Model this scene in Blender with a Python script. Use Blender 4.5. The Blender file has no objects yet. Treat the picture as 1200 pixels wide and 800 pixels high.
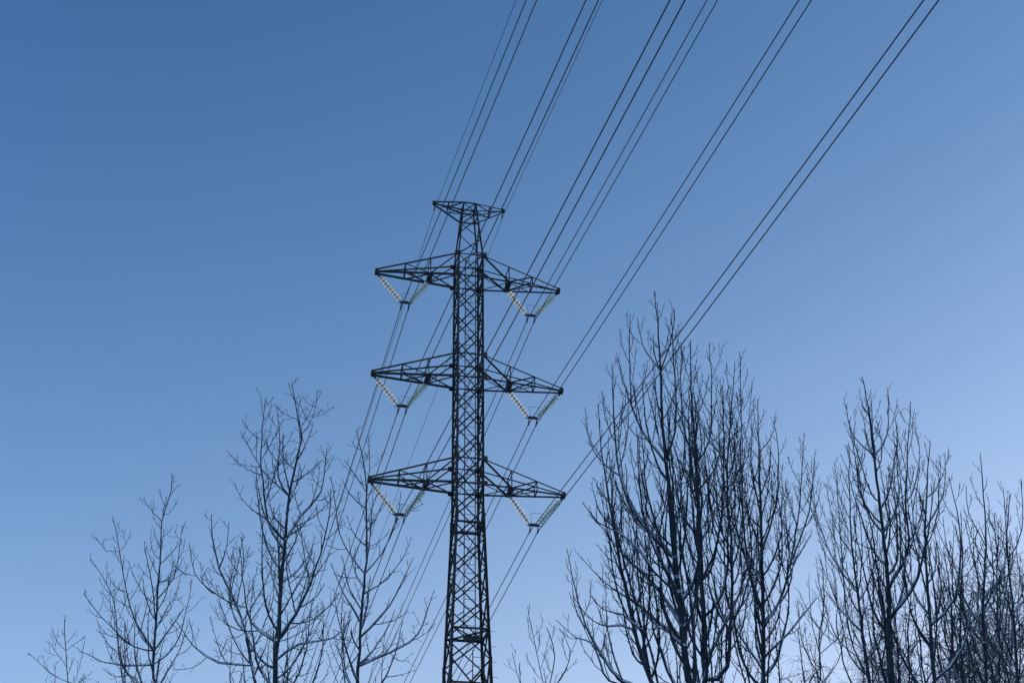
import bpy, math, random
import numpy as np
from mathutils import Vector, Matrix

sc = bpy.context.scene
col = sc.collection
R = math.radians

# ------------------------------------------------------------------ camera, sky, sun, exposure
PITCH, ROLL, FPX = 0.542148, -0.01367985, 1796.59
EYE = np.array([0.0, 0.0, 1.6])
FW = np.array([0, math.cos(PITCH), math.sin(PITCH)])
UP0 = np.array([0, -math.sin(PITCH), math.cos(PITCH)])
RT0 = np.array([1.0, 0, 0])
RT = math.cos(ROLL) * RT0 + math.sin(ROLL) * UP0
UPV = -math.sin(ROLL) * RT0 + math.cos(ROLL) * UP0
cd = bpy.data.cameras.new('camera')
cam = bpy.data.objects.new('camera', cd)
col.objects.link(cam)
cd.sensor_width = 36.0
cd.lens = 36.0 * FPX / 1200.0
cd.clip_end = 6000
cam.matrix_world = Matrix(((RT[0], UPV[0], -FW[0], EYE[0]), (RT[1], UPV[1], -FW[1], EYE[1]),
                           (RT[2], UPV[2], -FW[2], EYE[2]), (0, 0, 0, 1)))
sc.camera = cam

SUN_EL, SUN_AZ = R(7.0), R(80.0)          # azimuth measured clockwise from +Y (the view direction)
SKY_STRENGTH, SUN_STRENGTH, EXPOSURE = 0.13, 0.6, 1.06
w = bpy.data.worlds.new('World')
sc.world = w
w.use_nodes = True
nt = w.node_tree
nt.nodes.clear()
sky = nt.nodes.new('ShaderNodeTexSky')
sky.sky_type = 'NISHITA'
sky.sun_disc = False
sky.sun_elevation = SUN_EL
sky.sun_rotation = SUN_AZ
sky.altitude = 100
sky.air_density = 1.0
sky.dust_density = 0.1
sky.ozone_density = 2.0
bg = nt.nodes.new('ShaderNodeBackground')
bg.inputs['Strength'].default_value = SKY_STRENGTH
ow = nt.nodes.new('ShaderNodeOutputWorld')
# the clear winter sky is deeper blue overhead and paler low down and towards the sun than the stock model:
# a tint per channel, exp(a + b * elevation + c * east), over world directions
SKY_TINT = ((1.434, -2.773, 0.945), (0.758, -1.384, 0.471), (0.577, -0.739, 0.195))


def wmath(op, a, b):
    m = nt.nodes.new('ShaderNodeMath')
    m.operation = op
    for i, q in enumerate((a, b)):
        if q is None: continue
        if isinstance(q, (int, float)): m.inputs[i].default_value = q
        else: nt.links.new(q, m.inputs[i])
    return m.outputs[0]


tcw = nt.nodes.new('ShaderNodeTexCoord')
sxyz = nt.nodes.new('ShaderNodeSeparateXYZ')
nt.links.new(tcw.outputs['Generated'], sxyz.inputs[0])
elev = wmath('MINIMUM', wmath('MAXIMUM', sxyz.outputs['Z'], 0.32), 0.80)
east = wmath('MINIMUM', wmath('MAXIMUM', sxyz.outputs['X'], -0.35), 0.32)
comb = nt.nodes.new('ShaderNodeCombineColor')
for i, (ta, tb, tc_) in enumerate(SKY_TINT):
    e = wmath('ADD', wmath('ADD', wmath('MULTIPLY', elev, tb), ta), wmath('MULTIPLY', east, tc_))
    nt.links.new(wmath('EXPONENT', e, None), comb.inputs[i])
mul = nt.nodes.new('ShaderNodeMix')
mul.data_type = 'RGBA'
mul.blend_type = 'MULTIPLY'
mul.inputs[0].default_value = 1.0
nt.links.new(sky.outputs[0], mul.inputs[6])
nt.links.new(comb.outputs[0], mul.inputs[7])
nt.links.new(mul.outputs[2], bg.inputs['Color'])
nt.links.new(bg.outputs[0], ow.inputs['Surface'])

sd = bpy.data.lights.new('sun', 'SUN')
sd.energy = SUN_STRENGTH
sd.angle = R(0.5)
sd.color = (1.0, 0.98, 0.95)
sun = bpy.data.objects.new('sun', sd)
col.objects.link(sun)
sdir = Vector((math.sin(SUN_AZ) * math.cos(SUN_EL), math.cos(SUN_AZ) * math.cos(SUN_EL), math.sin(SUN_EL)))
sun.rotation_euler = sdir.to_track_quat('Z', 'Y').to_euler()
sun.location = sdir * 300

vs = sc.view_settings
vs.view_transform = 'Standard'
vs.look = 'None'
vs.exposure = EXPOSURE
vs.gamma = 1.0
vs.use_curve_mapping = False


# ------------------------------------------------------------------ helpers
def at(px, py, Y):
    """the world point seen at pixel (px, py) of the 1200 x 800 photograph, on the plane y = Y"""
    d = FW + RT * ((px - 600) / FPX) + UPV * ((400 - py) / FPX)
    return EYE + d * (Y / d[1])


def tag(o, label=None, cat=None, group=None, kind=None):
    if label: o['label'] = label
    if cat: o['category'] = cat
    if group: o['group'] = group
    if kind: o['kind'] = kind
    return o


def empty(name, loc=(0, 0, 0)):
    o = bpy.data.objects.new(name, None)
    o.empty_display_size = 0.3
    col.objects.link(o)
    o.location = loc
    return o


def link(name, me, mat, parent=None, smooth=False):
    me.materials.append(mat)
    if smooth:
        me.polygons.foreach_set('use_smooth', np.ones(len(me.polygons), dtype=bool))
    o = bpy.data.objects.new(name, me)
    col.objects.link(o)
    if parent is not None:
        o.parent = parent
        base = parent
        off = Vector((0, 0, 0))
        while base is not None:
            off += Vector(base.location)
            base = base.parent
        o.location = -off                      # vertices stay in world coordinates
    return o


class MB:
    """collects vertices and faces in world coordinates for one mesh"""

    def __init__(self):
        self.v, self.f, self.n = [], [], 0

    def add(self, verts, faces):
        self.v.append(np.asarray(verts, dtype=float))
        self.f += [tuple(i + self.n for i in f) for f in faces]
        self.n += len(verts)

    def angle(self, A, B, s, t=None, ref=(0, 0, 1)):
        """an L-shaped steel angle from A to B, its flanges s wide"""
        A, B = np.asarray(A, float), np.asarray(B, float)
        t = t or s * 0.16
        d = B - A
        d /= np.linalg.norm(d)
        ref = np.asarray(ref, float)
        u = ref - d * (ref @ d)
        if np.linalg.norm(u) < 1e-3:
            ref = np.array([1.0, 0.2, 0]); u = ref - d * (ref @ d)
        u /= np.linalg.norm(u)
        v = np.cross(d, u)
        prof = [(0, 0), (s, 0), (s, t), (t, t), (t, s), (0, s)]
        c = s * 0.36
        V = [A + u * (x - c) + v * (y - c) for x, y in prof] + [B + u * (x - c) + v * (y - c) for x, y in prof]
        F = [(i, (i + 1) % 6, 6 + (i + 1) % 6, 6 + i) for i in range(6)] + [(5, 4, 3, 2, 1, 0), (6, 7, 8, 9, 10, 11)]
        self.add(V, F)

    def box(self, c, u, v, n, su, sv, sn):
        c, u, v, n = (np.asarray(q, float) for q in (c, u, v, n))
        V = [c + u * su * i / 2 + v * sv * j / 2 + n * sn * k / 2 for i in (-1, 1) for j in (-1, 1) for k in (-1, 1)]
        F = [(0, 1, 3, 2), (4, 6, 7, 5), (0, 4, 5, 1), (2, 3, 7, 6), (0, 2, 6, 4), (1, 5, 7, 3)]
        self.add(V, F)

    def tube(self, pts, r, k=6):
        pts = np.asarray(pts, float)
        n = len(pts)
        r = np.full(n, r) if np.isscalar(r) else np.asarray(r)
        V, F = tubes_np([pts], [r], k)
        self.add(V, [tuple(f) for f in F] + [tuple(range(k - 1, -1, -1)), tuple(range((n - 1) * k, n * k))])

    def lathe(self, A, ax, prof, k=12):
        """prof: (distance along ax, radius)"""
        A, ax = np.asarray(A, float), np.asarray(ax, float)
        u = np.cross(ax, (0.31, 0.92, 0.2)); u /= np.linalg.norm(u)
        v = np.cross(ax, u)
        V = []
        for z, r in prof:
            for i in range(k):
                t = 2 * math.pi * i / k
                V.append(A + ax * z + (u * math.cos(t) + v * math.sin(t)) * r)
        F = []
        for j in range(len(prof) - 1):
            for i in range(k):
                F.append((j * k + i, j * k + (i + 1) % k, (j + 1) * k + (i + 1) % k, (j + 1) * k + i))
        F.append(tuple(range(k - 1, -1, -1)))
        F.append(tuple(range((len(prof) - 1) * k, len(prof) * k)))
        self.add(V, F)

    def build(self, name, mat, parent=None, smooth=False):
        me = bpy.data.meshes.new(name)
        me.from_pydata(np.concatenate(self.v).tolist(), [], self.f)
        me.update()
        return link(name, me, mat, parent, smooth)


def tubes_np(plist, rlist, k):
    """tapered k-sided tubes round many polylines at once -> vertices, quads"""
    bylen = {}
    for p, r in zip(plist, rlist):
        bylen.setdefault(len(p), []).append((p, r))
    Vs, Fs, base = [], [], 0
    ang = np.arange(k) * 2 * math.pi / k
    ca, sa = np.cos(ang), np.sin(ang)
    for n, items in bylen.items():
        P = np.array([i[0] for i in items], dtype=float)       # m,n,3
        Rr = np.array([i[1] for i in items], dtype=float)      # m,n
        T = np.empty_like(P)
        T[:, 1:-1] = P[:, 2:] - P[:, :-2]
        T[:, 0] = P[:, 1] - P[:, 0]
        T[:, -1] = P[:, -1] - P[:, -2]
        T /= np.linalg.norm(T, axis=2, keepdims=True) + 1e-9
        ref = np.zeros_like(T)
        # one reference per polyline so rings do not twist
        mean = P[:, -1] - P[:, 0]
        ax = np.argmin(np.abs(mean), axis=1)
        ref[np.arange(len(P)), :, ax] = 1.0
        U = np.cross(T, ref)
        U /= np.linalg.norm(U, axis=2, keepdims=True) + 1e-9
        W = np.cross(T, U)
        V = P[:, :, None, :] + Rr[:, :, None, None] * (U[:, :, None, :] * ca[None, None, :, None] + W[:, :, None, :] * sa[None, None, :, None])
        m = len(P)
        idx = base + np.arange(m * n * k).reshape(m, n, k)
        nx = np.roll(idx, -1, axis=2)
        F = np.stack([idx[:, :-1], nx[:, :-1], nx[:, 1:], idx[:, 1:]], axis=-1).reshape(-1, 4)
        Vs.append(V.reshape(-1, 3)); Fs.append(F)
        base += m * n * k
    return np.concatenate(Vs), np.concatenate(Fs)


def mesh_np(name, V, F, mat, parent=None, smooth=True):
    me = bpy.data.meshes.new(name)
    me.vertices.add(len(V))
    me.vertices.foreach_set('co', np.ascontiguousarray(V, dtype=np.float32).ravel())
    me.loops.add(F.size)
    me.loops.foreach_set('vertex_index', np.ascontiguousarray(F, dtype=np.int32).ravel())
    me.polygons.add(len(F))
    me.polygons.foreach_set('loop_start', np.arange(0, F.size, 4, dtype=np.int32))
    me.update(calc_edges=True)
    me.validate()
    return link(name, me, mat, parent, smooth)


# ------------------------------------------------------------------ materials
def mat_noise(name, c0, c1, scale, rough=0.6, metal=0.0, bump=0.0, detail=4.0, lo=0.35, hi=0.65, stretch=None):
    m = bpy.data.materials.new(name)
    m.use_nodes = True
    t = m.node_tree
    b = t.nodes['Principled BSDF']
    tc = t.nodes.new('ShaderNodeTexCoord')
    nz = t.nodes.new('ShaderNodeTexNoise')
    nz.inputs['Scale'].default_value = scale
    nz.inputs['Detail'].default_value = detail
    if stretch:
        mp = t.nodes.new('ShaderNodeMapping')
        mp.inputs['Scale'].default_value = stretch
        t.links.new(tc.outputs['Object'], mp.inputs['Vector'])
        t.links.new(mp.outputs[0], nz.inputs['Vector'])
    else:
        t.links.new(tc.outputs['Object'], nz.inputs['Vector'])
    rp = t.nodes.new('ShaderNodeValToRGB')
    rp.color_ramp.elements[0].position = lo
    rp.color_ramp.elements[1].position = hi
    rp.color_ramp.elements[0].color = (*c0, 1)
    rp.color_ramp.elements[1].color = (*c1, 1)
    t.links.new(nz.outputs['Fac'], rp.inputs[0])
    t.links.new(rp.outputs[0], b.inputs['Base Color'])
    b.inputs['Roughness'].default_value = rough
    b.inputs['Metallic'].default_value = metal
    b.inputs['Specular IOR Level'].default_value = 0.3
    if bump:
        bp = t.nodes.new('ShaderNodeBump')
        bp.inputs['Strength'].default_value = bump
        bp.inputs['Distance'].default_value = 0.02
        t.links.new(nz.outputs['Fac'], bp.inputs['Height'])
        t.links.new(bp.outputs[0], b.inputs['Normal'])
    return m


M_STEEL = mat_noise('painted_steel', (0.004, 0.011, 0.015), (0.011, 0.022, 0.027), 3.0, rough=0.6, detail=6)
M_STEEL_DARK = mat_noise('weathered_fittings', (0.004, 0.010, 0.013), (0.011, 0.02, 0.023), 9.0, rough=0.5)
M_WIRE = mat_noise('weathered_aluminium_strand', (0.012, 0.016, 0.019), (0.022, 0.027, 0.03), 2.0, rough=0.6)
def frosted(m, lo, hi, scale, cover):
    """snow caught on the upper sides of the bark, in patches, its shade in the colour"""
    t = m.node_tree
    b = t.nodes['Principled BSDF']
    src = b.inputs['Base Color'].links[0].from_socket
    ge = t.nodes.new('ShaderNodeNewGeometry')
    se = t.nodes.new('ShaderNodeSeparateXYZ')
    t.links.new(ge.outputs['Normal'], se.inputs[0])
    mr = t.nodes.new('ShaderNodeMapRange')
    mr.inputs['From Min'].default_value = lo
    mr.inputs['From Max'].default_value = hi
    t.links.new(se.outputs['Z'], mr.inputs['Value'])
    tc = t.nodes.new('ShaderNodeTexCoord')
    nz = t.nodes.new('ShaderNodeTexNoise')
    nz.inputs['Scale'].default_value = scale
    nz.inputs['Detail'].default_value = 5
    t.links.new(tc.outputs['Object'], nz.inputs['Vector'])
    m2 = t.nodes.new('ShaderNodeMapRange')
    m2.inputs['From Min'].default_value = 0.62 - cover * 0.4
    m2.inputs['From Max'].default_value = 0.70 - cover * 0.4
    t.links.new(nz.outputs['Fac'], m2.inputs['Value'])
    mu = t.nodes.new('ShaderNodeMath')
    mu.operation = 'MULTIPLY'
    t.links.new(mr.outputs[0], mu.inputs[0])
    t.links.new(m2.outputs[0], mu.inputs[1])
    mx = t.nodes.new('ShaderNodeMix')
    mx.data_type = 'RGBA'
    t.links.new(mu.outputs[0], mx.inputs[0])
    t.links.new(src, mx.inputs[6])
    mx.inputs[7].default_value = (0.36, 0.43, 0.50, 1)  # snow colour darkened and blued to carry its shade
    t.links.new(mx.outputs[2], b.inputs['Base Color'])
    return m


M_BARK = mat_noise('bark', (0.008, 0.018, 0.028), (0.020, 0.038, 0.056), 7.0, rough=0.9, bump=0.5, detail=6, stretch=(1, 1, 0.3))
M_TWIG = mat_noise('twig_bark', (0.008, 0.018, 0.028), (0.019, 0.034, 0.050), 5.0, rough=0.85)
M_BIRCH = mat_noise('birch_bark', (0.03, 0.034, 0.04), (0.20, 0.22, 0.24), 3.0, rough=0.8, detail=5, lo=0.4, hi=0.5, stretch=(1, 1, 3))
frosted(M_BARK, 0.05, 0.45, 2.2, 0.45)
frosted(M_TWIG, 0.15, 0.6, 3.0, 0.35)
M_FROST = mat_noise('frosted_birch_twig', (0.03, 0.045, 0.06), (0.10, 0.135, 0.17), 4.0, rough=0.9)
M_SNOW = mat_noise('snow', (0.72, 0.76, 0.82), (0.84, 0.86, 0.90), 6.0, rough=0.85, bump=0.3)
M_SNOW_SHADE_TINT = mat_noise('shade_tinted_snow_on_bark', (0.18, 0.26, 0.34), (0.44, 0.53, 0.62), 5.0, rough=0.8, bump=0.3)  # snow on the limbs, with its blue shade mixed into the base colour
M_CONCRETE = mat_noise('foundation_concrete', (0.24, 0.24, 0.23), (0.36, 0.35, 0.33), 6.0, rough=0.9, bump=0.4)
M_GLASS = bpy.data.materials.new('insulator_glass')
M_GLASS.use_nodes = True
_b = M_GLASS.node_tree.nodes['Principled BSDF']
_b.inputs['Base Color'].default_value = (0.68, 0.82, 0.72, 1)
_b.inputs['Roughness'].default_value = 0.12
_b.inputs['IOR'].default_value = 1.5
_b.inputs['Transmission Weight'].default_value = 0.4

# ------------------------------------------------------------------ ground
def terrain(x, y):
    z = 0.25 * np.sin(x * 0.045 + 1.0) * np.cos(y * 0.038) + 0.12 * np.sin(x * 0.13 + y * 0.11)
    z = z * np.clip((np.hypot(x, y) - 3) / 10, 0, 1)
    t = np.clip((x - 70) / 160, 0, 1)                       # unseen ridge added on the right, shaped to shade trees and lower pylon
    z = z + 62 * t * t * (3 - 2 * t) * np.exp(-np.maximum(np.abs(y - 60) - 160, 0) ** 2 / 20000.0)
    return z


gx = np.sinh(np.linspace(-5.2, 5.2, 121)) * 16
GX, GY = np.meshgrid(gx, gx + 40, indexing='ij')
GZ = terrain(GX, GY)
n = len(gx)
ii = np.arange(n * n).reshape(n, n)
F = np.stack([ii[:-1, :-1], ii[1:, :-1], ii[1:, 1:], ii[:-1, 1:]], -1).reshape(-1, 4)
g = mesh_np('ground', np.stack([GX, GY, GZ], -1).reshape(-1, 3), F, M_SNOW)
tag(g, 'snow covered ground under the trees and the pylon', 'ground', kind='structure')

# ------------------------------------------------------------------ the pylon
C = np.array([-2.6017, 77.9566, 0.0])
YAW = 0.2174377
A_ = np.array([math.cos(YAW), math.sin(YAW), 0])          # along the crossarms, towards the right
N_ = np.array([math.sin(YAW), -math.cos(YAW), 0])         # along the line, towards the camera
Z_ = np.array([0, 0, 1.0])
H_E, H1, H2, H3 = 58.459, 52.792, 45.763, 38.970
LE, LA = 2.16, [5.594, 5.584, 5.527]
ROOT_UP = 1.55


def half(h):
    if h > H1 + ROOT_UP: return 0.755 + (0.385 - 0.755) * (h - H1 - ROOT_UP) / (H_E - H1 - ROOT_UP)
    if h > 37.4: return 0.755
    return 0.755 + (37.4 - h) * 0.0345


def corner(sa, sn, h):
    k = half(h)
    return C + A_ * sa * k + N_ * sn * k + Z_ * h


pyl = empty('lattice_pylon', C)
tag(pyl, 'tall dark steel lattice pylon with three long crossarms and a small top arm', 'pylon')

KNEE, BASE = 37.4, float(terrain(C[0], C[1])) + 0.35
SPL = [36.9, 28.6]
for sa in (-1, 1):
    for sn in (-1, 1):
        mb = MB()
        hs = [BASE, 12.0, 20.0, 28.6, KNEE, H1 + ROOT_UP, H_E]
        sz = [0.19, 0.17, 0.15, 0.135, 0.112, 0.085]
        for a0, a1, s in zip(hs[:-1], hs[1:], sz):
            mb.angle(corner(sa, sn, a0), corner(sa, sn, a1), s, ref=A_ * -sa + N_ * -sn * 0.001)
        leg = mb.build('leg', M_STEEL, pyl)
        for q in SPL:
            off = 0.75 if sn < 0 else 0.0
            mb = MB()
            c = corner(sa, sn, q)
            mb.box(c - A_ * sa * 0.02 + N_ * sn * 0.055, A_, Z_, N_, 0.19, 0.55, 0.03)
            mb.box(c - N_ * sn * 0.02 + A_ * sa * 0.055, N_, Z_, A_, 0.19, 0.55, 0.03)
            for k in range(4):
                mb.box(c - A_ * sa * 0.03 + N_ * sn * 0.085 + Z_ * (k * 0.14 - 0.2), A_, Z_, N_, 0.10, 0.035, 0.03)
            mb.build('splice_plate', M_STEEL_DARK, leg)
        mb = MB()
        f = corner(sa, sn, BASE)
        mb.lathe(f - Z_ * 0.9, Z_, [(0, 0.55), (0.85, 0.5), (0.95, 0.46)], 16)
        mb.build('foundation_block', M_CONCRETE, pyl)

# step bolts on the near right leg
h, k = 16.0, 0
while h < 57.8:
    c = corner(1, 1, h)
    d = A_ if k % 2 == 0 else N_
    if h < 31 or h > H1 + 1.4:
        mb = MB()
        mb.tube([c + d * 0.02, c + d * 0.34], 0.012, 5)
        mb.build('step_bolt', M_STEEL_DARK, pyl)
    h += 0.42
    k += 1

# the X bracing of each face
levels = [BASE + 0.2, 4.6, 8.8, 12.8, 16.6, 20.0, 23.2, 26.1, 28.75]
levels2 = list(np.linspace(28.75, KNEE, 6))[1:]
body = list(np.linspace(KNEE, H3, 2))[1:]
LV = levels + levels2 + [H3]
for lo, hi in ((H3, H2), (H2, H1)):
    LV += list(np.linspace(lo, hi, 5))[1:]
LV += [H1 + ROOT_UP, H1 + ROOT_UP + 1.25, H1 + ROOT_UP + 2.35, H_E - 0.75, H_E]
SIDES = [((-1, 1), (1, 1)), ((-1, -1), (1, -1)), ((-1, 1), (-1, -1)), ((1, 1), (1, -1))]
for si, (p, q) in enumerate(SIDES):
    mb = MB()
    outn = N_ * (1 if si == 0 else -1) if si < 2 else A_ * (-1 if si == 2 else 1)
    for j, (lo, hi) in enumerate(zip(LV[:-1], LV[1:])):
        shift = 0.0
        s = 0.09 if lo < 28 else 0.075 if lo < 52 else 0.06
        P0, P1, Q0, Q1 = corner(*p, lo), corner(*p, hi), corner(*q, lo), corner(*q, hi)
        if lo >= H_E - 1.0:                         # open top frame
            mb.angle(P0, Q1, s * 0.9, ref=outn)
            mb.angle(Q0 - outn * 0.04, P1 - outn * 0.04, s * 0.9, ref=outn)
        elif lo > H1 + ROOT_UP - 0.1 and j % 2:
            mb.angle(P0, Q1, s, ref=outn)
        elif lo > H1 + ROOT_UP - 0.1:
            mb.angle(Q0, P1, s, ref=outn)
        else:
            mb.angle(P0 + outn * 0.02, Q1 + outn * 0.02, s, ref=outn)
            mb.angle(Q0 - outn * 0.05, P1 - outn * 0.05, s, ref=outn)
            # gusset plates where the diagonals land on a leg
            for cc, oth in ((P1, Q1), (Q1, P1)):
                dd = (oth - cc) / np.linalg.norm(oth - cc)
                mb.box(cc + dd * 0.05 + outn * 0.045, dd, Z_, outn, 0.10, 0.12, 0.014)
            if lo > 28:
                X = (P0 + Q1) / 2
                mb.box(X + outn * 0.004, A_ if si < 2 else N_, Z_, outn, 0.09, 0.09, 0.05)
    mb.build('face_bracing', M_STEEL, pyl)

# horizontal rings of struts at the platforms, the arms and the peak
for h, s, diag in ((16.6, 0.12, True), (27.4, 0.12, False), (30.4, 0.12, True), (36.6, 0.13, False)):
    mb = MB()
    pts = [corner(-1, 1, h), corner(1, 1, h), corner(1, -1, h), corner(-1, -1, h)]
    for i in range(4):
        mb.angle(pts[i], pts[(i + 1) % 4], s, ref=Z_)
    if diag:
        mb.angle(pts[0] + Z_ * 0.03, pts[2] + Z_ * 0.03, s * 0.7)
        mb.angle(pts[1] - Z_ * 0.06, pts[3] - Z_ * 0.06, s * 0.7)
    mb.build('strut_ring', M_STEEL, pyl)
mb = MB()
hp = 30.25
mb.box(C + A_ * 0.25 - N_ * 0.1 + Z_ * hp, A_, N_, Z_, 0.84, 0.42, 0.09)
for k in range(6):
    mb.box(C + A_ * (0.25 - 0.35 + 0.14 * k) - N_ * 0.1 + Z_ * (hp + 0.06), A_, N_, Z_, 0.06, 0.40, 0.03)
mb.build('rest_platform', M_STEEL_DARK, pyl)


def ladder(h0, h1, xo, yo):
    mb = MB()
    for s in (-0.31, 0.31):
        mb.angle(C + A_ * (xo + s) + N_ * yo + Z_ * h0, C + A_ * (xo + s) + N_ * yo + Z_ * h1, 0.055, ref=N_)
    h = h0 + 0.2
    while h < h1:
        mb.tube([C + A_ * (xo - 0.30) + N_ * yo + Z_ * h, C + A_ * (xo + 0.30) + N_ * yo + Z_ * h], 0.016, 5)
        h += 0.5
    # brackets back to the body
    h = h0 + 1.5
    while h < h1 - 1:
        for s in (-0.31, 0.31):
            mb.angle(C + A_ * (xo + s) + N_ * yo + Z_ * h, C + A_ * (xo + s * 1.7) - N_ * half(h) + Z_ * h, 0.04)
        h += 4.0
    mb.build('ladder', M_STEEL, pyl)


ladder(30.3, H1 + 2.0, 0.17, -0.25)
ladder(3.0, 29.6, 0.62, -0.05)


# crossarms
def crossarm(side, H, L):
    tip = C + A_ * side * L + Z_ * H
    roots = {}
    tipn = {}
    for sn in (-1, 1):
        roots[sn, 0] = C + A_ * side * half(H) + N_ * sn * half(H) + Z_ * H
        roots[sn, 1] = C + A_ * side * half(H) + N_ * sn * half(H) + Z_ * (H + ROOT_UP)
        tipn[sn, 0] = tip + N_ * sn * 0.13
        tipn[sn, 1] = tip + N_ * sn * 0.13 + Z_ * 0.17
    mb = MB()
    for sn in (-1, 1):
        mb.angle(roots[sn, 0], tipn[sn, 0], 0.108, ref=Z_)
        mb.angle(roots[sn, 1], tipn[sn, 1], 0.075, ref=Z_)
    arm = mb.build('crossarm', M_STEEL, pyl)
    tag(arm)
    P = lambda sn, lv, t: roots[sn, lv] * (1 - t) + tipn[sn, lv] * t
    t1, t2 = (2.42 - half(H)) / (L - half(H)), (3.92 - half(H)) / (L - half(H))
    br = MB()
    for sn in (-1, 1):
        for t in (t1, t2):
            br.angle(P(sn, 0, t), P(sn, 1, t), 0.055, ref=A_)
        br.angle(P(sn, 1, 0), P(sn, 0, t1), 0.085, ref=N_)
        br.angle(P(sn, 0, t1), P(sn, 1, t2), 0.065, ref=N_)
    for t in (t2, ):
        br.angle(P(1, 0, t), P(-1, 0, t), 0.06)
        br.angle(P(1, 1, t), P(-1, 1, t), 0.05)
    br.angle(P(1, 1, t1), P(-1, 1, t1), 0.05)
    # plan bracing, top and bottom
    br.angle(P(1, 0, 0), P(-1, 0, t1), 0.06)
    br.angle(P(-1, 0, 0) - Z_ * 0.05, P(1, 0, t1) - Z_ * 0.05, 0.06)
    br.angle(P(-1, 0, t1), P(1, 0, t2), 0.06)
    br.angle(P(1, 0, t1) - Z_ * 0.05, P(-1, 0, t2) - Z_ * 0.05, 0.06)
    br.build('arm_bracing', M_STEEL, arm)
    hb = MB()
    c0, c1 = P(1, 0, t1), P(-1, 0, t1)
    hb.angle(c0 - Z_ * 0.04 + A_ * 0.06, c1 - Z_ * 0.04 + A_ * 0.06, 0.16)
    hb.angle(c0 - Z_ * 0.04 - A_ * 0.08, c1 - Z_ * 0.04 - A_ * 0.08, 0.16)
    hb.box((c0 + c1) / 2 - Z_ * 0.14, A_, Z_, N_, 0.12, 0.24, 0.03)
    hb.build('hanger_beam', M_STEEL_DARK, arm)
    tp = MB()
    tp.box(tip + Z_ * 0.06 + A_ * side * 0.01 + N_ * 0.15, A_, Z_, N_, 0.22, 0.30, 0.03)
    tp.box(tip + Z_ * 0.06 + A_ * side * 0.01 - N_ * 0.15, A_, Z_, N_, 0.22, 0.30, 0.03)
    tp.box(tip + Z_ * 0.06 + A_ * side * 0.09, A_, Z_, N_, 0.04, 0.32, 0.268)
    tp.box(tip - Z_ * 0.17 - A_ * side * 0.12, A_, Z_, N_, 0.12, 0.22, 0.03)
    tp.build('tip_plate', M_STEEL_DARK, arm)
    for sn in (-1, 1):
        for lv in (0, 1):
            rp = MB()
            rp.box(roots[sn, lv] + A_ * side * 0.05 + N_ * sn * 0.09, A_, Z_, N_, 0.36, 0.30, 0.025)
            rp.build('root_gusset', M_STEEL_DARK, arm)
    # through ties across the body at the arm's root, one half each arm
    for sn in (-1, 1):
        for lv in (0, 1):
            th = MB()
            e = roots[sn, lv] - A_ * side * (half(H) - 0.002)
            th.angle(roots[sn, lv], e, 0.09 if lv == 0 else 0.07, ref=Z_)
            th.build('body_tie', M_STEEL, arm)
    if side > 0:
        for s2 in (-1, 1):
            for lv in (0, 1):
                e = C + A_ * s2 * half(H) + Z_ * (H + lv * ROOT_UP - 0.08)
                th = MB()
                th.angle(e + N_ * half(H), e - N_ * half(H), 0.07, ref=Z_)
                th.build('body_tie', M_STEEL, arm)


for i, H in enumerate((H1, H2, H3)):
    for s in (-1, 1):
        crossarm(s, H, LA[i])


def peak_arm(side):
    tip = C + A_ * side * LE + Z_ * H_E
    hb = H_E - 0.95
    arm = None
    mb = MB()
    R0, R1, T = {}, {}, {}
    for sn in (-1, 1):
        R1[sn] = C + A_ * side * half(H_E) + N_ * sn * half(H_E) + Z_ * H_E
        R0[sn] = C + A_ * side * half(hb) + N_ * sn * half(hb) + Z_ * hb
        T[sn] = tip + N_ * sn * 0.10
        mb.angle(R1[sn], T[sn], 0.07, ref=Z_)
        mb.angle(R0[sn], T[sn] - Z_ * 0.1, 0.08, ref=Z_)
        if side > 0:
            mb.angle(R1[sn], R1[sn] - A_ * 2 * half(H_E), 0.07, ref=Z_)
            mb.angle(R0[sn], R0[sn] - A_ * 2 * half(hb), 0.07, ref=Z_)
    mb.angle(R1[1], R1[-1], 0.06); mb.angle(R0[1], R0[-1], 0.06)
    arm = mb.build('peak_arm', M_STEEL, pyl)
    br = MB()
    for sn in (-1, 1):
        a = R1[sn] * 0.48 + T[sn] * 0.52
        b = R0[sn] * 0.48 + (T[sn] - Z_ * 0.1) * 0.52
        br.angle(a, b, 0.075, ref=A_)
        br.angle(R1[sn], b, 0.05, ref=N_)
    for X in (R1, R0):
        a1, b1 = X[1] * 0.48 + T[1] * 0.52, X[-1] * 0.48 + T[-1] * 0.52
        br.angle(a1, b1, 0.05)
        br.angle(X[1], b1 - Z_ * 0.03, 0.045)
    br.build('arm_bracing', M_STEEL, arm)
    tp = MB()
    tp.box(tip - Z_ * 0.04 + A_ * side * 0.05, A_, Z_, N_, 0.16, 0.22, 0.22)
    tp.build('tip_plate', M_STEEL_DARK, arm)
    cl = MB()
    cl.tube([tip - Z_ * 0.15, tip - Z_ * 0.50], 0.022, 6)
    cl.tube([tip - Z_ * 0.52 + N_ * 0.2, tip - Z_ * 0.47, tip - Z_ * 0.52 - N_ * 0.2], [0.03, 0.055, 0.03], 8)
    cl.tube([tip - Z_ * 0.36, tip - Z_ * 0.46], 0.05, 8)
    cl.build('wire_clamp', M_STEEL_DARK, arm)
    return tip - Z_ * 0.53


EW = [peak_arm(-1), peak_arm(1)]

# ------------------------------------------------------------------ the V-shaped insulator strings
def disc_prof(r):
    return [(0.075, 0.05), (0.085, r * 0.55), (0.10, r * 0.85), (0.118, r), (0.126, r * 0.97), (0.116, r * 0.8),
            (0.128, r * 0.66), (0.116, r * 0.5), (0.122, 0.05)]


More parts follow.
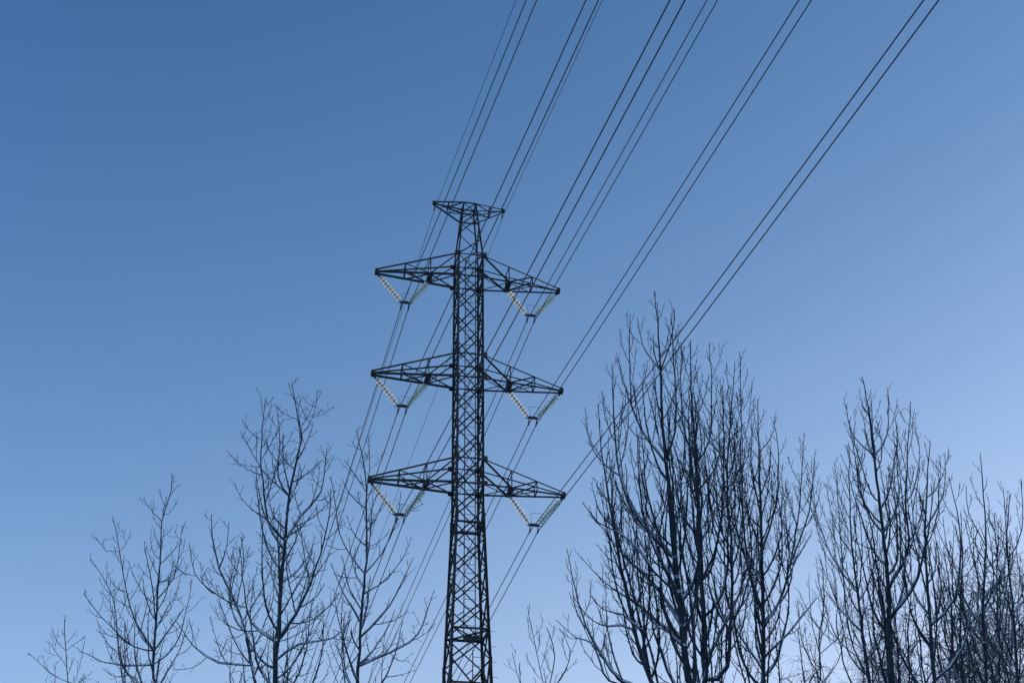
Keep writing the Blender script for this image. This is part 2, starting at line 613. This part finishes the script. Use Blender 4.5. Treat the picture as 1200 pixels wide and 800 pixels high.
NAMES = {(-1, 0): 'top left', (-1, 1): 'middle left', (-1, 2): 'bottom left', (1, 0): 'top right', (1, 1): 'middle right', (1, 2): 'bottom right'}
ATTACH = {}
for (side, lv), nm in NAMES.items():
    H, L = (H1, H2, H3)[lv], LA[lv]
    yc = C + A_ * side * (L - 1.748) + Z_ * (H - 1.93)
    root = empty('insulator_v_string', yc)
    tag(root, 'V of two glass disc insulator strings hanging under the %s crossarm' % nm, 'insulator', 'V insulators under the crossarms')
    ends = [(C + A_ * side * (L - 0.16) + Z_ * (H - 0.24), yc + A_ * side * 0.25 + Z_ * 0.03),
            (C + A_ * side * 2.40 + Z_ * (H - 0.24), yc - A_ * side * 0.25 + Z_ * 0.03)]
    for (s0, s1) in ends:
        d = s1 - s0
        Ln = np.linalg.norm(d)
        d /= Ln
        mb = MB()
        mb.tube([s0, s0 + d * 0.14], 0.028, 6)
        mb.tube([s0 + d * 0.08, s1 - d * 0.05], 0.016, 6)
        mb.tube([s1 - d * 0.13, s1], 0.03, 6)
        nd = 8
        pitch = (Ln - 0.30) / nd
        for k in range(nd):                       # the iron caps
            mb.lathe(s0 + d * (0.15 + k * pitch), d, [(0, 0.035), (0.015, 0.06), (0.078, 0.068), (0.09, 0.04)], 8)
        st = mb.build('string', M_STEEL_DARK, root)
        for k in range(nd):
            mb = MB()
            mb.lathe(s0 + d * (0.155 + k * pitch), d, disc_prof(0.195), 18)
            mb.build('insulator_disc', M_GLASS, st, True)
    mb = MB()
    mb.box(yc, A_, Z_, N_, 0.62, 0.15, 0.05)
    mb.box(yc + Z_ * 0.05, A_, Z_, N_, 0.42, 0.12, 0.035)
    mb.box(yc - A_ * side * 0.0 - Z_ * 0.02, A_, Z_, N_, 0.9, 0.035, 0.035)
    mb.build('yoke_plate', M_STEEL_DARK, root)
    mb = MB()
    c = yc - A_ * 0.14
    if side > 0:
        path = [c, c - A_ * 0.05 + Z_ * 0.62, c - A_ * 0.02 + Z_ * 0.72, c + A_ * 0.1 + Z_ * 0.75, c + A_ * 0.62 + Z_ * 0.74]
    else:
        path = [c + A_ * 0.08, c - A_ * 0.08 + Z_ * 0.55, c - A_ * 0.02 + Z_ * 0.63, c + A_ * 0.1 + Z_ * 0.65, c + A_ * 0.5 + Z_ * 0.65, c + A_ * 0.6 + Z_ * 0.55]
    mb.tube(path, 0.011, 6)
    mb.build('arcing_horn', M_STEEL_DARK, root)
    for sx in (-0.225, 0.225):
        mb = MB()
        p = yc + A_ * sx - Z_ * 0.06
        mb.tube([p, p - Z_ * 0.16], 0.024, 6)
        mb.tube([p - Z_ * 0.10, p - Z_ * 0.22], 0.042, 6)
        mb.box(p - Z_ * 0.26, A_, Z_, N_, 0.05, 0.14, 0.10)
        mb.tube([p - Z_ * 0.34 + N_ * 0.24, p - Z_ * 0.28 + N_ * 0.06, p - Z_ * 0.28 - N_ * 0.06, p - Z_ * 0.35 - N_ * 0.24], [0.025, 0.06, 0.06, 0.025], 8)
        mb.build('suspension_clamp', M_STEEL_DARK, root)
        ATTACH[side, lv, sx] = p - Z_ * 0.29

# ------------------------------------------------------------------ the wires, both spans of each as one object
def spans(P, s_f, c_f, s_b, c_b):
    df = np.array([math.sin(YAW + 0.048612), -math.cos(YAW + 0.048612), 0])
    db = -np.array([math.sin(YAW + 0.034495), -math.cos(YAW + 0.034495), 0])
    tf = np.concatenate([np.linspace(0, 90, 60), np.linspace(95, 180, 12)])
    tb = np.concatenate([np.linspace(0, 120, 60)[1:], np.linspace(126, 272, 16)])
    F_ = P + df * tf[:, None] + Z_ * (-s_f * tf + c_f * tf ** 2)[:, None]
    B_ = P + db * tb[:, None] + Z_ * (-s_b * tb + c_b * tb ** 2)[:, None]
    return np.concatenate([B_[::-1], F_])


ORD = {0: 'top', 1: 'middle', 2: 'bottom'}
for (side, lv, sx), P in ATTACH.items():
    mb = MB()
    mb.tube(spans(P, 0.05808, 0.000315987, 0.080387, 0.00029465), 0.026, 6)
    o = mb.build('conductor', M_WIRE, smooth=True)
    tag(o, '%s wire of the pair hung below the %s %s crossarm' % ('left' if sx < 0 else 'right', ORD[lv], 'left' if side < 0 else 'right'),
        'power line', 'paired conductors of the line')
for s, P in zip((-1, 1), EW):
    mb = MB()
    mb.tube(spans(P, 0.031792, 0.000194985, 0.068307, 0.00020174), 0.016, 6)
    o = mb.build('earth_wire', M_WIRE, smooth=True)
    tag(o, 'thin single wire running from the %s end of the small top arm' % ('left' if s < 0 else 'right'), 'earth wire', 'thin earth wires')

# ------------------------------------------------------------------ trees
def spline(pts, step):
    """a smooth resampling (Catmull-Rom) of a 3D polyline"""
    P = np.array([2 * pts[0] - pts[1]] + list(pts) + [2 * pts[-1] - pts[-2]])
    out = []
    for i in range(1, len(P) - 2):
        m = max(2, int(np.linalg.norm(P[i + 1] - P[i]) / step))
        t = np.linspace(0, 1, m, endpoint=False)[:, None]
        a, b, c, d = P[i - 1], P[i], P[i + 1], P[i + 2]
        out.append(0.5 * (2 * b + (c - a) * t + (2 * a - 5 * b + 4 * c - d) * t * t + (3 * b - 3 * c + d - a) * t ** 3))
    return np.concatenate(out + [P[-2][None]])


def unit(v):
    return v / (math.sqrt(float(v @ v)) + 1e-9)


class Tree:
    # habit: (leave angle, upturn, primary spacing, primary length factor, max length, secondary spacing, twig spacing, droop)
    HABIT = {
        'spreading': dict(ang=(42, 72), up=0.22, sp1=0.20, k1=0.50, max1=2.4, sp2=0.11, k2=0.48, longs=0.2, sp3=0.10, spur=(0.05, 0.2), twig=(0.04, 0.14), wob=0.075),
        'upright': dict(ang=(36, 64), up=0.36, sp1=0.25, k1=0.58, max1=3.2, sp2=0.105, k2=0.46, longs=0.21, sp3=0.10, spur=(0.04, 0.17), twig=(0.03, 0.11), wob=0.08),
        'weeping': dict(ang=(40, 70), up=-0.02, sp1=0.36, k1=0.46, max1=3.0, sp2=0.09, k2=0.66, longs=1.0, sp3=0.085, spur=(0.1, 0.2), twig=(0.25, 0.75), wob=0.10),
    }

    def __init__(self, habit, seed):
        self.h = dict(self.HABIT[habit])
        self.habit = habit
        self.rng = np.random.default_rng(seed)
        self.rnd = random.Random(seed)
        for key in ('up', 'sp1', 'k1', 'sp2', 'k2', 'longs', 'wob'):      # every tree has a habit a little of its own
            self.h[key] *= self.rnd.uniform(0.82, 1.2)
        self.stems, self.br, self.tw, self.snow = [], [], [], []
        self.lumps = []

    def grow(self, P, d, L, r0, r1, up, nseg, wob):
        pts = [P]
        s = L / nseg
        N = self.rng.normal(0, wob, (nseg, 3))
        p = P
        for i in range(nseg):
            d = d + N[i]
            d[2] += up
            d = unit(d)
            p = p + d * s
            pts.append(p)
        return np.array(pts), np.linspace(r0, r1, nseg + 1)

    def side_dir(self, t, phi, ang):
        u = unit(np.cross(t, (0.3, 0.9, 0.25)))
        v = np.cross(t, u)
        return t * math.cos(ang) + (u * math.cos(phi) + v * math.sin(phi)) * math.sin(ang)

    def children(self, pts, rad, level, zmin=0.0, Lrem=None, dens=1.0):
        h, rnd = self.h, self.rnd
        seg = np.linalg.norm(np.diff(pts, axis=0), axis=1)
        cum = np.concatenate([[0], np.cumsum(seg)])
        tot = cum[-1]
        sp = (h['sp1'], h['sp2'], h['sp3'])[level] / dens
        s = sp * rnd.uniform(0.4, 1.2) + (0.25 if level == 0 else 0.08 * tot)
        phi = rnd.uniform(0, 6.28)
        while s < tot - 0.03:
            i = min(int(np.searchsorted(cum, s)) - 1, len(seg) - 1)
            i = max(i, 0)
            f = (s - cum[i]) / seg[i]
            P = pts[i] * (1 - f) + pts[i + 1] * f
            if P[2] > zmin:
                r = rad[i] * (1 - f) + rad[i + 1] * f
                t = unit(pts[i + 1] - pts[i])
                phi += 2.4 + rnd.uniform(-0.5, 0.5)
                ang = R(rnd.uniform(*h['ang']))
                d = self.side_dir(t, phi, ang)
                rem = tot - s
                if level == 0:
                    L = min(h['max1'], h['k1'] * rem + 0.14) * rnd.uniform(0.4, 1.1)
                    rr = min(r * 0.62, 0.0075 + 0.0062 * L)
                    tip = 0.0042
                    if rnd.random() < 0.06 and r > 0.02:                  # snapped off
                        L *= 0.3
                        tip = rr * 0.8
                    p, q = self.grow(P, d, L, rr, tip, h['up'], max(5, int(L / 0.15)), h['wob'])
                    q = q * (1 + 0.10 * self.rng.normal(0, 1, len(q)).clip(-1.5, 2))
                    self.br.append((p, q))
                    self.children(p, q, 1)
                elif level == 1:
                    if rnd.random() < h['longs']:
                        L = (h['k2'] * rem + 0.15) * rnd.uniform(0.6, 1.2)
                    else:
                        L = rnd.uniform(*h['spur'])
                    rr = min(r * 0.8, 0.0095)
                    up = h['up'] * 0.9 if self.habit != 'weeping' else -0.16
                    p, q = self.grow(P, d, L, rr, 0.0038, up, 3 if L < 0.25 else 4 if L < 0.6 else 6, h['wob'])
                    self.tw.append((p, q))
                    if L > 0.22:
                        self.children(p, q, 2)
                else:
                    L = rnd.uniform(*h['twig'])
                    up = 0.12 if self.habit != 'weeping' else -0.25
                    p, q = self.grow(P, d, L, min(r * 0.9, 0.0066), 0.0034, up, 2, h['wob'] * 1.3)
                    self.tw.append((p, q))
            s += sp * rnd.uniform(0.55, 1.5)

    def stem(self, pts, r0, r1, zmin, dens=1.0, power=0.9):
        p = spline(pts, 0.22)
        # small crooks
        k = len(p)
        w = self.rng.normal(0, 0.006, (k, 3)); w[0] = 0
        p = p + w
        t = np.linspace(0, 1, k) ** power
        rad = r0 + (r1 - r0) * t
        rad *= 1 + 0.05 * self.rng.normal(0, 1, k)
        self.stems.append((p, rad))
        self.children(p, rad, 0, zmin, dens=dens)
        return p, rad

    def add_snow(self, pts, rad, rmin, prob):
        """snow lying along the upper side of a limb, in runs"""
        i, n = 0, len(pts)
        while i < n - 2:
            if self.rnd.random() < prob:
                m = self.rnd.randint(3, 9)
                j = min(n, i + m)
                if j - i >= 3:
                    q = pts[i:j]
                    T = np.diff(q, axis=0)
                    T = np.concatenate([T, T[-1:]])
                    T /= np.linalg.norm(T, axis=1, keepdims=True) + 1e-9
                    flat = np.sqrt(np.clip(1 - T[:, 2] ** 2, 0, 1))
                    if flat.mean() > 0.30 and rad[i:j].mean() > rmin:
                        r = rad[i:j]
                        sh = (0.75 + 0.4 * self.rng.random(j - i)) * np.clip(flat * 1.4, 0.5, 1)
                        sh[0] *= 0.35; sh[-1] *= 0.35
                        sr = np.minimum(r * 1.25, 0.07) * sh + 0.004
                        up = Z_ - T * T[:, 2:3]
                        up /= np.linalg.norm(up, axis=1, keepdims=True) + 1e-9
                        self.snow.append((q + up * (r * 0.55 + sr * 0.2)[:, None], sr))
                i = j
            else:
                i += 2

    def finish(self, name, label, cat, group, base, bark=None, twig=None, snow=True):
        root = empty(name, base)
        tag(root, label, cat, group)
        V, F = tubes_np([s[0] for s in self.stems[:1]], [s[1] for s in self.stems[:1]], 9)
        mesh_np('trunk', V, F, bark or M_BARK, root)
        for s in self.stems[1:]:
            V, F = tubes_np([s[0]], [s[1]], 8)
            mesh_np('limb', V, F, bark or M_BARK, root)
        V1, F1 = tubes_np([s[0] for s in self.br], [s[1] for s in self.br], 5)
        V2, F2 = tubes_np([s[0] for s in self.tw], [s[1] for s in self.tw], 3)
        mesh_np('crown', np.concatenate([V1, V2]), np.concatenate([F1, F2 + len(V1)]), twig or M_TWIG, root)
        if snow:
            for s in self.stems:
                self.add_snow(s[0], s[1], 0.010, 0.85)
            for s in self.br:
                self.add_snow(s[0], s[1], 0.007, 0.5)
            for P, r in self.lumps:
                a = unit(np.array([self.rnd.uniform(-1, 1), self.rnd.uniform(-1, 1), 0.2]))
                self.snow.append((np.array([P - a * r * 1.2 + Z_ * r * 0.9, P - a * r * .6 + Z_ * r * 0.75, P + Z_ * r * 0.8, P + a * r * 0.6 + Z_ * r * .9, P + a * r * 1.2 + Z_ * r * 1.1]),
                                  np.array([0.2, 0.75, 1.0, 0.75, 0.2]) * r * 0.95))
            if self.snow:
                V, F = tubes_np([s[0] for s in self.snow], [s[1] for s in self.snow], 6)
                tag(mesh_np('snow_cover', V, F, M_SNOW_SHADE_TINT, root), kind='stuff')
        return root


def px_tree(name, label, habit, Y, trunk, limbs, r0, r1=0.007, seed=1, group=None, dens=1.0, lean=0.0, cat='tree', **kw):
    """a tree that stands at distance Y: its trunk and main limbs pass through the outlines seen in the photo, each limb
    with a depth of its own, everything finer grows round them"""
    T = Tree(habit, seed)
    rnd = random.Random(seed * 7 + 1)
    tp = [at(x, y, Y + lean * k) for k, (x, y) in enumerate(trunk)]
    low = tp[0]
    bx = low[0] + (low[0] - tp[1][0]) * 0.9
    base = np.array([bx, Y, float(terrain(bx, Y))])
    mid = base * 0.45 + low * 0.55 + np.array([rnd.uniform(-.06, .06), rnd.uniform(-.06, .06), 0])
    zf = at(600, 800, Y)[2] - 1.6
    pts = [base - Z_ * 0.1, mid] + tp
    p, rad = T.stem(pts, r0 * 1.38, r1, zf, dens)
    sy = rnd.choice((-1, 1))
    for L in limbs:
        sy = -sy
        L0 = at(*L[0], Y)
        k = np.argmin(np.linalg.norm((p - L0)[:, [0, 2]], axis=1))
        far = np.linalg.norm((p[k] - L0)[[0, 2]])
        # start on the nearest stem so far, if there is one
        best, bi, bs = far, k, (p, rad)
        for s in T.stems[1:]:
            kk = np.argmin(np.linalg.norm((s[0] - L0)[:, [0, 2]], axis=1))
            dd = np.linalg.norm((s[0][kk] - L0)[[0, 2]])
            if dd < best - 0.02: best, bi, bs = dd, kk, s
        P0 = bs[0][bi]
        rr = bs[1][bi]
        out = sy * rnd.uniform(0.25, 0.6)
        seq = []
        if best < 0.5:
            y0 = P0[1]
            seq.append(P0)
        else:
            # it leaves the trunk below the picture
            y0 = Y
            j = int(len(p) * 0.30)
            e = at(*L[0], Y + out * 0.5)
            jz = np.argmin(np.abs(p[:, 2] - max(2.0, e[2] - 1.5 - 1.1 * abs(e[0] - p[0, 0]))))
            P0, rr = p[jz], rad[jz] * 0.9
            seq += [P0, P0 * 0.5 + e * 0.5 + np.array([(e[0] - P0[0]) * 0.15, 0, -0.15]), e]
        n_ = len(L) - 1
        wid = sum(abs(L[i + 1][0] - L[i][0]) for i in range(n_)) * Y / FPX
        for i, (x, y) in enumerate(L[1:], 1):
            seq.append(at(x, y, y0 + out * (0.4 + wid) * (i / n_) ** 0.7))
        ln = sum(np.linalg.norm(seq[i + 1] - seq[i]) for i in range(len(seq) - 1))
        T.stem(seq, min(rr * 0.72, 0.009 + 0.0060 * ln), 0.0055, zf, dens)
        T.lumps.append((P0, min(rr * 1.0, 0.05) * rnd.uniform(0.8, 1.25)))
    return T.finish(name, label, cat, group, base, **kw)


GL, GR = 'bare trees left of the pylon', 'bare trees right of the pylon'
px_tree('bare_tree', 'lone bare treetop lowest at the left edge of the row', 'spreading', 27.5,
        [(82, 830), (80, 800), (77, 762), (75, 726)],
        [[(80, 815), (62, 790), (33, 764)], [(78, 775), (58, 752)], [(78, 765), (100, 745)]], 0.026, seed=11, group=GL)
px_tree('bare_tree', 'bare tree second from the left with several arching left limbs', 'spreading', 27.0,
        [(179, 830), (179.5, 795), (180.4, 762), (182.8, 729), (185, 686), (189, 634), (190, 610), (200, 575), (203, 556)],
        [[(179.5, 762), (156.7, 724), (145, 676), (138, 634), (132, 605)], [(142, 657), (125, 645), (111.6, 629)],
         [(178, 764), (157, 757), (128, 733), (97, 695)], [(178, 826), (159, 797), (142, 778), (135, 714), (126, 686), (107, 655)],
         [(185, 705), (204, 676), (214, 615)], [(190, 612), (176, 597), (168, 584)], [(183, 733), (178, 686), (168.6, 634)],
         [(179, 785), (133, 778), (92.6, 762)], [(181, 760), (200, 735), (216, 712)]], 0.055, seed=22, group=GL)
px_tree('bare_tree', 'short bare tree leaning left, its low limb reaching far left', 'spreading', 25.0,
        [(299, 830), (297, 795), (290, 748), (278, 710), (257, 667), (250, 630), (247.5, 602)],
        [[(293, 786), (257, 776), (228, 757), (205, 724)], [(278, 710), (247, 691), (228, 672), (222, 636)],
         [(278, 710), (285, 665), (283, 628)], [(257, 667), (266, 640), (268, 612)]], 0.06, seed=33, group=GL)
px_tree('bare_tree', 'tall bare tree standing highest among the trees left of the pylon', 'spreading', 24.0,
        [(322, 830), (322.5, 797), (324.4, 752), (328.2, 705), (334.4, 634), (338.6, 581), (351, 524), (353, 508), (347, 475), (342, 448)],
        [[(354, 510), (366, 491), (372, 458)], [(338.6, 581), (326, 558), (328, 515), (324, 477)], [(338, 585), (309, 553), (295, 529), (285.5, 510)],
         [(335, 634), (314, 610), (309, 577), (306, 530), (311, 467)], [(335, 628), (352, 605), (376, 577), (383, 524)],
         [(326, 748), (357, 700), (383, 619), (387.6, 572)], [(324, 752), (295, 729), (286, 690), (280, 640)], [(324, 771), (350, 755), (390, 748), (412, 725)],
         [(328, 705), (318, 670), (322, 640)]], 0.082, seed=44, group=GL, dens=1.05)
px_tree('bare_tree', 'slender bare tree beside the pylon, in front of the left wires', 'spreading', 26.0,
        [(418, 830), (419, 797), (421, 762), (424, 714), (428, 672), (430, 624), (429, 577), (427, 548), (418, 503)],
        [[(428, 672), (447, 648), (465, 610), (469, 577)], [(427, 669), (409, 648), (397, 624), (392, 586), (387.6, 558)], [(429, 577), (414, 553), (404, 539)],
         [(429, 577), (433, 539), (432, 510)], [(425, 740), (456, 710), (485, 653)], [(422, 776), (466, 759.5), (490, 743), (509, 691)],
         [(423, 724), (400, 690), (388, 660)], [(465, 610), (482, 598), (497, 590)]], 0.066, seed=55, group=GL)
px_tree('young_tree', 'small bare sapling at the bottom, just right of the pylon', 'upright', 26.0,
        [(640, 850), (645, 800), (650, 770), (646, 748), (640, 735)],
        [[(643, 820), (634, 790), (624, 740), (618, 710)], [(644, 815), (662, 785), (668, 762), (655, 735)], [(640, 835), (610, 800), (600, 763)]],
        0.03, seed=66, group=GR)
px_tree('bare_tree', 'tallest bare tree right of the pylon, snowy low limbs spreading left', 'upright', 22.0,
        [(812, 830), (807, 797), (798, 716), (791, 656), (781, 542), (777, 500), (774, 434), (771, 380), (766, 342)],
        [[(781, 542), (744, 488), (738, 428), (739, 368)], [(781, 542), (791, 506), (791, 440), (786, 366)], [(774, 434), (753, 404), (747, 372)],
         [(774, 430), (789, 390), (790, 362)], [(792, 656), (744, 602), (723, 536), (717, 426)], [(798, 704), (762, 632), (750, 572), (746, 500)],
         [(775, 840), (762, 797), (729, 668), (708, 548), (700, 474)], [(762, 797), (747, 716), (720, 608), (714, 528)],
         [(760, 830), (728, 797), (707, 770), (693, 747), (682, 720), (674, 690), (664, 642)], [(735, 820), (713, 797), (703, 777), (693, 753), (676, 747), (651, 726)],
         [(758, 775), (740, 737), (713, 734), (695, 727), (672, 700)], [(747, 735), (730, 720), (707, 713), (693, 697)], [(800, 740), (770, 690), (735, 655), (690, 600)],
         [(798, 704), (765, 668), (738, 632), (702, 612), (682, 588)], [(803, 765), (770, 728), (738, 702), (708, 682), (680, 652)], [(792, 668), (770, 620), (756, 560), (752, 500)]],
        0.098, seed=77, group=GR, dens=1.12)
px_tree('bare_tree', 'upright bare tree close beside the tallest one on its right', 'upright', 23.5,
        [(828, 830), (827, 797), (825, 740), (822, 680), (816, 542), (811, 470), (809, 398)],
        [[(816, 542), (831, 518), (834, 464), (831, 402)], [(816, 545), (801, 500), (798, 452), (798, 406)], [(822, 680), (842, 630), (848, 540), (846, 450)],
         [(823, 690), (806, 640), (800, 590)], [(838, 800), (852, 780), (858, 662), (852, 578), (855, 512), (861, 424)], [(858, 662), (837, 620), (828, 560), (825, 500)],
         [(852, 578), (867, 548), (867, 412)], [(827, 780), (845, 740), (872, 680), (882, 610)]],
        0.092, seed=88, group=GR, dens=1.2)
px_tree('bare_tree', 'broad bare tree with a curved right limb, right of the tall pair', 'upright', 25.0,
        [(895, 830), (894, 797), (894, 716), (891, 590), (888, 468)],
        [[(894, 716), (876, 656), (870, 584), (873, 518)], [(892, 644), (909, 590), (912, 524), (906, 494)], [(894, 728), (918, 692), (936, 602), (942, 508)],
         [(927, 656), (948, 600), (955, 530)], [(894, 790), (865, 740), (850, 690)], [(894, 770), (925, 740), (958, 700)], [(891, 600), (880, 540), (884, 490)]],
        0.085, seed=99, group=GR, dens=1.1)
px_tree('bare_tree', 'bare tree with a straight dark trunk and single tall crown, far right', 'upright', 23.0,
        [(1045, 830), (1044, 797), (1041, 690), (1035, 624), (1024, 534), (1018, 480), (1010, 440)],
        [[(1045, 686), (1064, 643), (1061, 577), (1067, 470)], [(1026, 540), (1040, 510), (1041, 455)], [(1024, 536), (1000, 510), (992, 474)], [(1036, 624), (1012, 590), (1004, 520)],
         [(1041, 720), (1070, 690), (1085, 640), (1096, 560)], [(1035, 624), (1052, 590), (1050, 520)]],
        0.09, seed=110, group=GR, dens=1.0)
px_tree('bare_tree', 'forked bare tree in the gap left of the straight dark trunk', 'upright', 27.0,
        [(1022, 830), (1019, 797), (1005, 695), (997, 619), (995, 518)],
        [[(1000, 690), (974, 650), (957, 600), (950, 540)], [(1005, 695), (1010, 650), (1006, 590)], [(998, 797), (995, 740), (986, 640), (978, 540)], [(1012, 740), (985, 715), (966, 690)]],
        0.06, seed=121, group=GR, dens=0.95)
px_tree('bare_tree', 'thick bare tree with snowy forks right of the straight trunk', 'upright', 22.5,
        [(1096, 830), (1095, 797), (1090, 733), (1085, 657), (1085, 600), (1090, 518)],
        [[(1090, 733), (1120, 700), (1125, 620), (1112, 560)], [(1085, 657), (1070, 610), (1078, 545)], [(1092, 760), (1068, 720), (1062, 680)], [(1086, 620), (1105, 580), (1108, 530)],
         [(1095, 790), (1128, 760), (1142, 690)], [(1100, 830), (1112, 790), (1116, 720), (1106, 640)]],
        0.08, seed=132, group=GR, dens=1.0)
px_tree('bare_tree', 'bare tree with one thin leading shoot near the right edge', 'upright', 24.5,
        [(1158, 830), (1156, 797), (1152, 705), (1156, 629), (1153, 580), (1149, 534)],
        [[(1152, 705), (1178, 660), (1176, 570)], [(1155, 640), (1135, 600), (1132, 570)], [(1154, 760), (1130, 720), (1128, 640)], [(1156, 790), (1175, 750), (1182, 690)], [(1153, 720), (1168, 690), (1165, 600)]],
        0.07, seed=143, group=GR, dens=1.1)
px_tree('bare_tree', 'bare tree cut off by the right edge with arching snowy limbs', 'upright', 23.5,
        [(1196, 840), (1192, 797), (1188, 720), (1180, 640), (1183, 580)],
        [[(1188, 720), (1210, 680), (1214, 600)], [(1180, 660), (1198, 620), (1196, 560)], [(1192, 790), (1160, 740), (1150, 690)]],
        0.07, seed=154, group=GR, dens=1.1)


px_tree('bare_tree', 'low bare tree filling the gap behind the broad and the forked tree', 'upright', 31.0,
        [(962, 830), (962, 797), (960, 750), (966, 700), (962, 655)],
        [[(962, 790), (940, 750), (935, 700)], [(961, 770), (985, 740), (990, 690)], [(960, 760), (950, 720), (948, 672)]], 0.06, seed=165, group=GR, dens=1.0)
px_tree('bare_tree', 'low bare tree behind the gap right of the straight dark trunk', 'upright', 31.0,
        [(1066, 830), (1066, 797), (1064, 740), (1068, 690), (1066, 640)],
        [[(1066, 790), (1050, 750), (1046, 690)], [(1065, 770), (1082, 735), (1084, 680)]], 0.06, seed=176, group=GR, dens=1.0)
px_tree('bare_tree', 'half hidden bare tree behind the thick tree with snowy forks', 'upright', 29.0,
        [(1128, 830), (1127, 797), (1125, 730), (1128, 660), (1126, 600)],
        [[(1127, 790), (1108, 750), (1106, 680)], [(1126, 770), (1144, 730), (1146, 650)], [(1125, 735), (1116, 690), (1118, 620)]], 0.07, seed=187, group=GR, dens=1.1)
px_tree('bare_tree', 'half hidden bare tree behind the one with a thin leading shoot', 'upright', 28.0,
        [(1172, 830), (1171, 797), (1170, 740), (1168, 670), (1170, 610)],
        [[(1171, 790), (1150, 750), (1146, 680)], [(1170, 770), (1190, 730), (1196, 650)], [(1169, 735), (1180, 690), (1184, 630)]], 0.07, seed=198, group=GR, dens=1.1)


# drooping birches farther back, fine twigs only
def birch(px, ytop, Y, seed, label, spread=1.6):
    T = Tree('weeping', seed)
    rnd = random.Random(seed)
    top = at(px, ytop, Y)
    base = np.array([top[0] + rnd.uniform(-.4, .4), Y, float(terrain(top[0], Y))])
    pts = [base - Z_ * 0.1] + [base * (1 - t) + top * t + np.array([rnd.uniform(-.15, .15), rnd.uniform(-.15, .15), 0]) for t in (0.3, 0.55, 0.8)] + [top]
    zf = at(600, 800, Y)[2] - 2.0
    p, rad = T.stem(pts, 0.16, 0.012, zf)
    for k in range(14):
        t = 0.42 + 0.037 * k
        P = p[int(t * (len(p) - 1))]
        ang = k * 2.4 + rnd.uniform(-.4, .4)
        ln = spread * (1.35 - t) * rnd.uniform(0.8, 1.15)
        o = np.array([math.cos(ang), math.sin(ang), 0])
        T.stem([P, P + o * ln * 0.5 + Z_ * ln * 0.75, P + o * ln + Z_ * ln * 1.1, P + o * ln * 1.4 + Z_ * ln * 0.9], 0.030, 0.007, zf, dens=1.5)
    return T.finish('birch_tree', label, 'tree', 'drooping birches behind the bare trees', base, bark=M_BIRCH, twig=M_FROST, snow=False)


birch(935, 735, 44, 201, 'pale drooping birch low behind the broad tree with curved limb')
birch(1008, 685, 47, 202, 'pale drooping birch behind the forked tree and the straight trunk', 2.2)
birch(1072, 735, 42, 203, 'small pale drooping birch just right of the straight dark trunk')
birch(1140, 640, 40, 204, 'tall drooping birch behind the tree with thin leading shoot', 2.4)
birch(1040, 715, 45, 206, 'pale drooping birch mostly hidden behind the straight dark trunk', 2.0)
birch(1105, 700, 41, 207, 'drooping birch low behind the thick tree with snowy forks', 2.2)
birch(1168, 690, 38, 208, 'low dark drooping birch between the two tall drooping ones', 2.4)
birch(1190, 640, 43, 205, 'tall drooping birch at the right edge of the photo', 2.4)
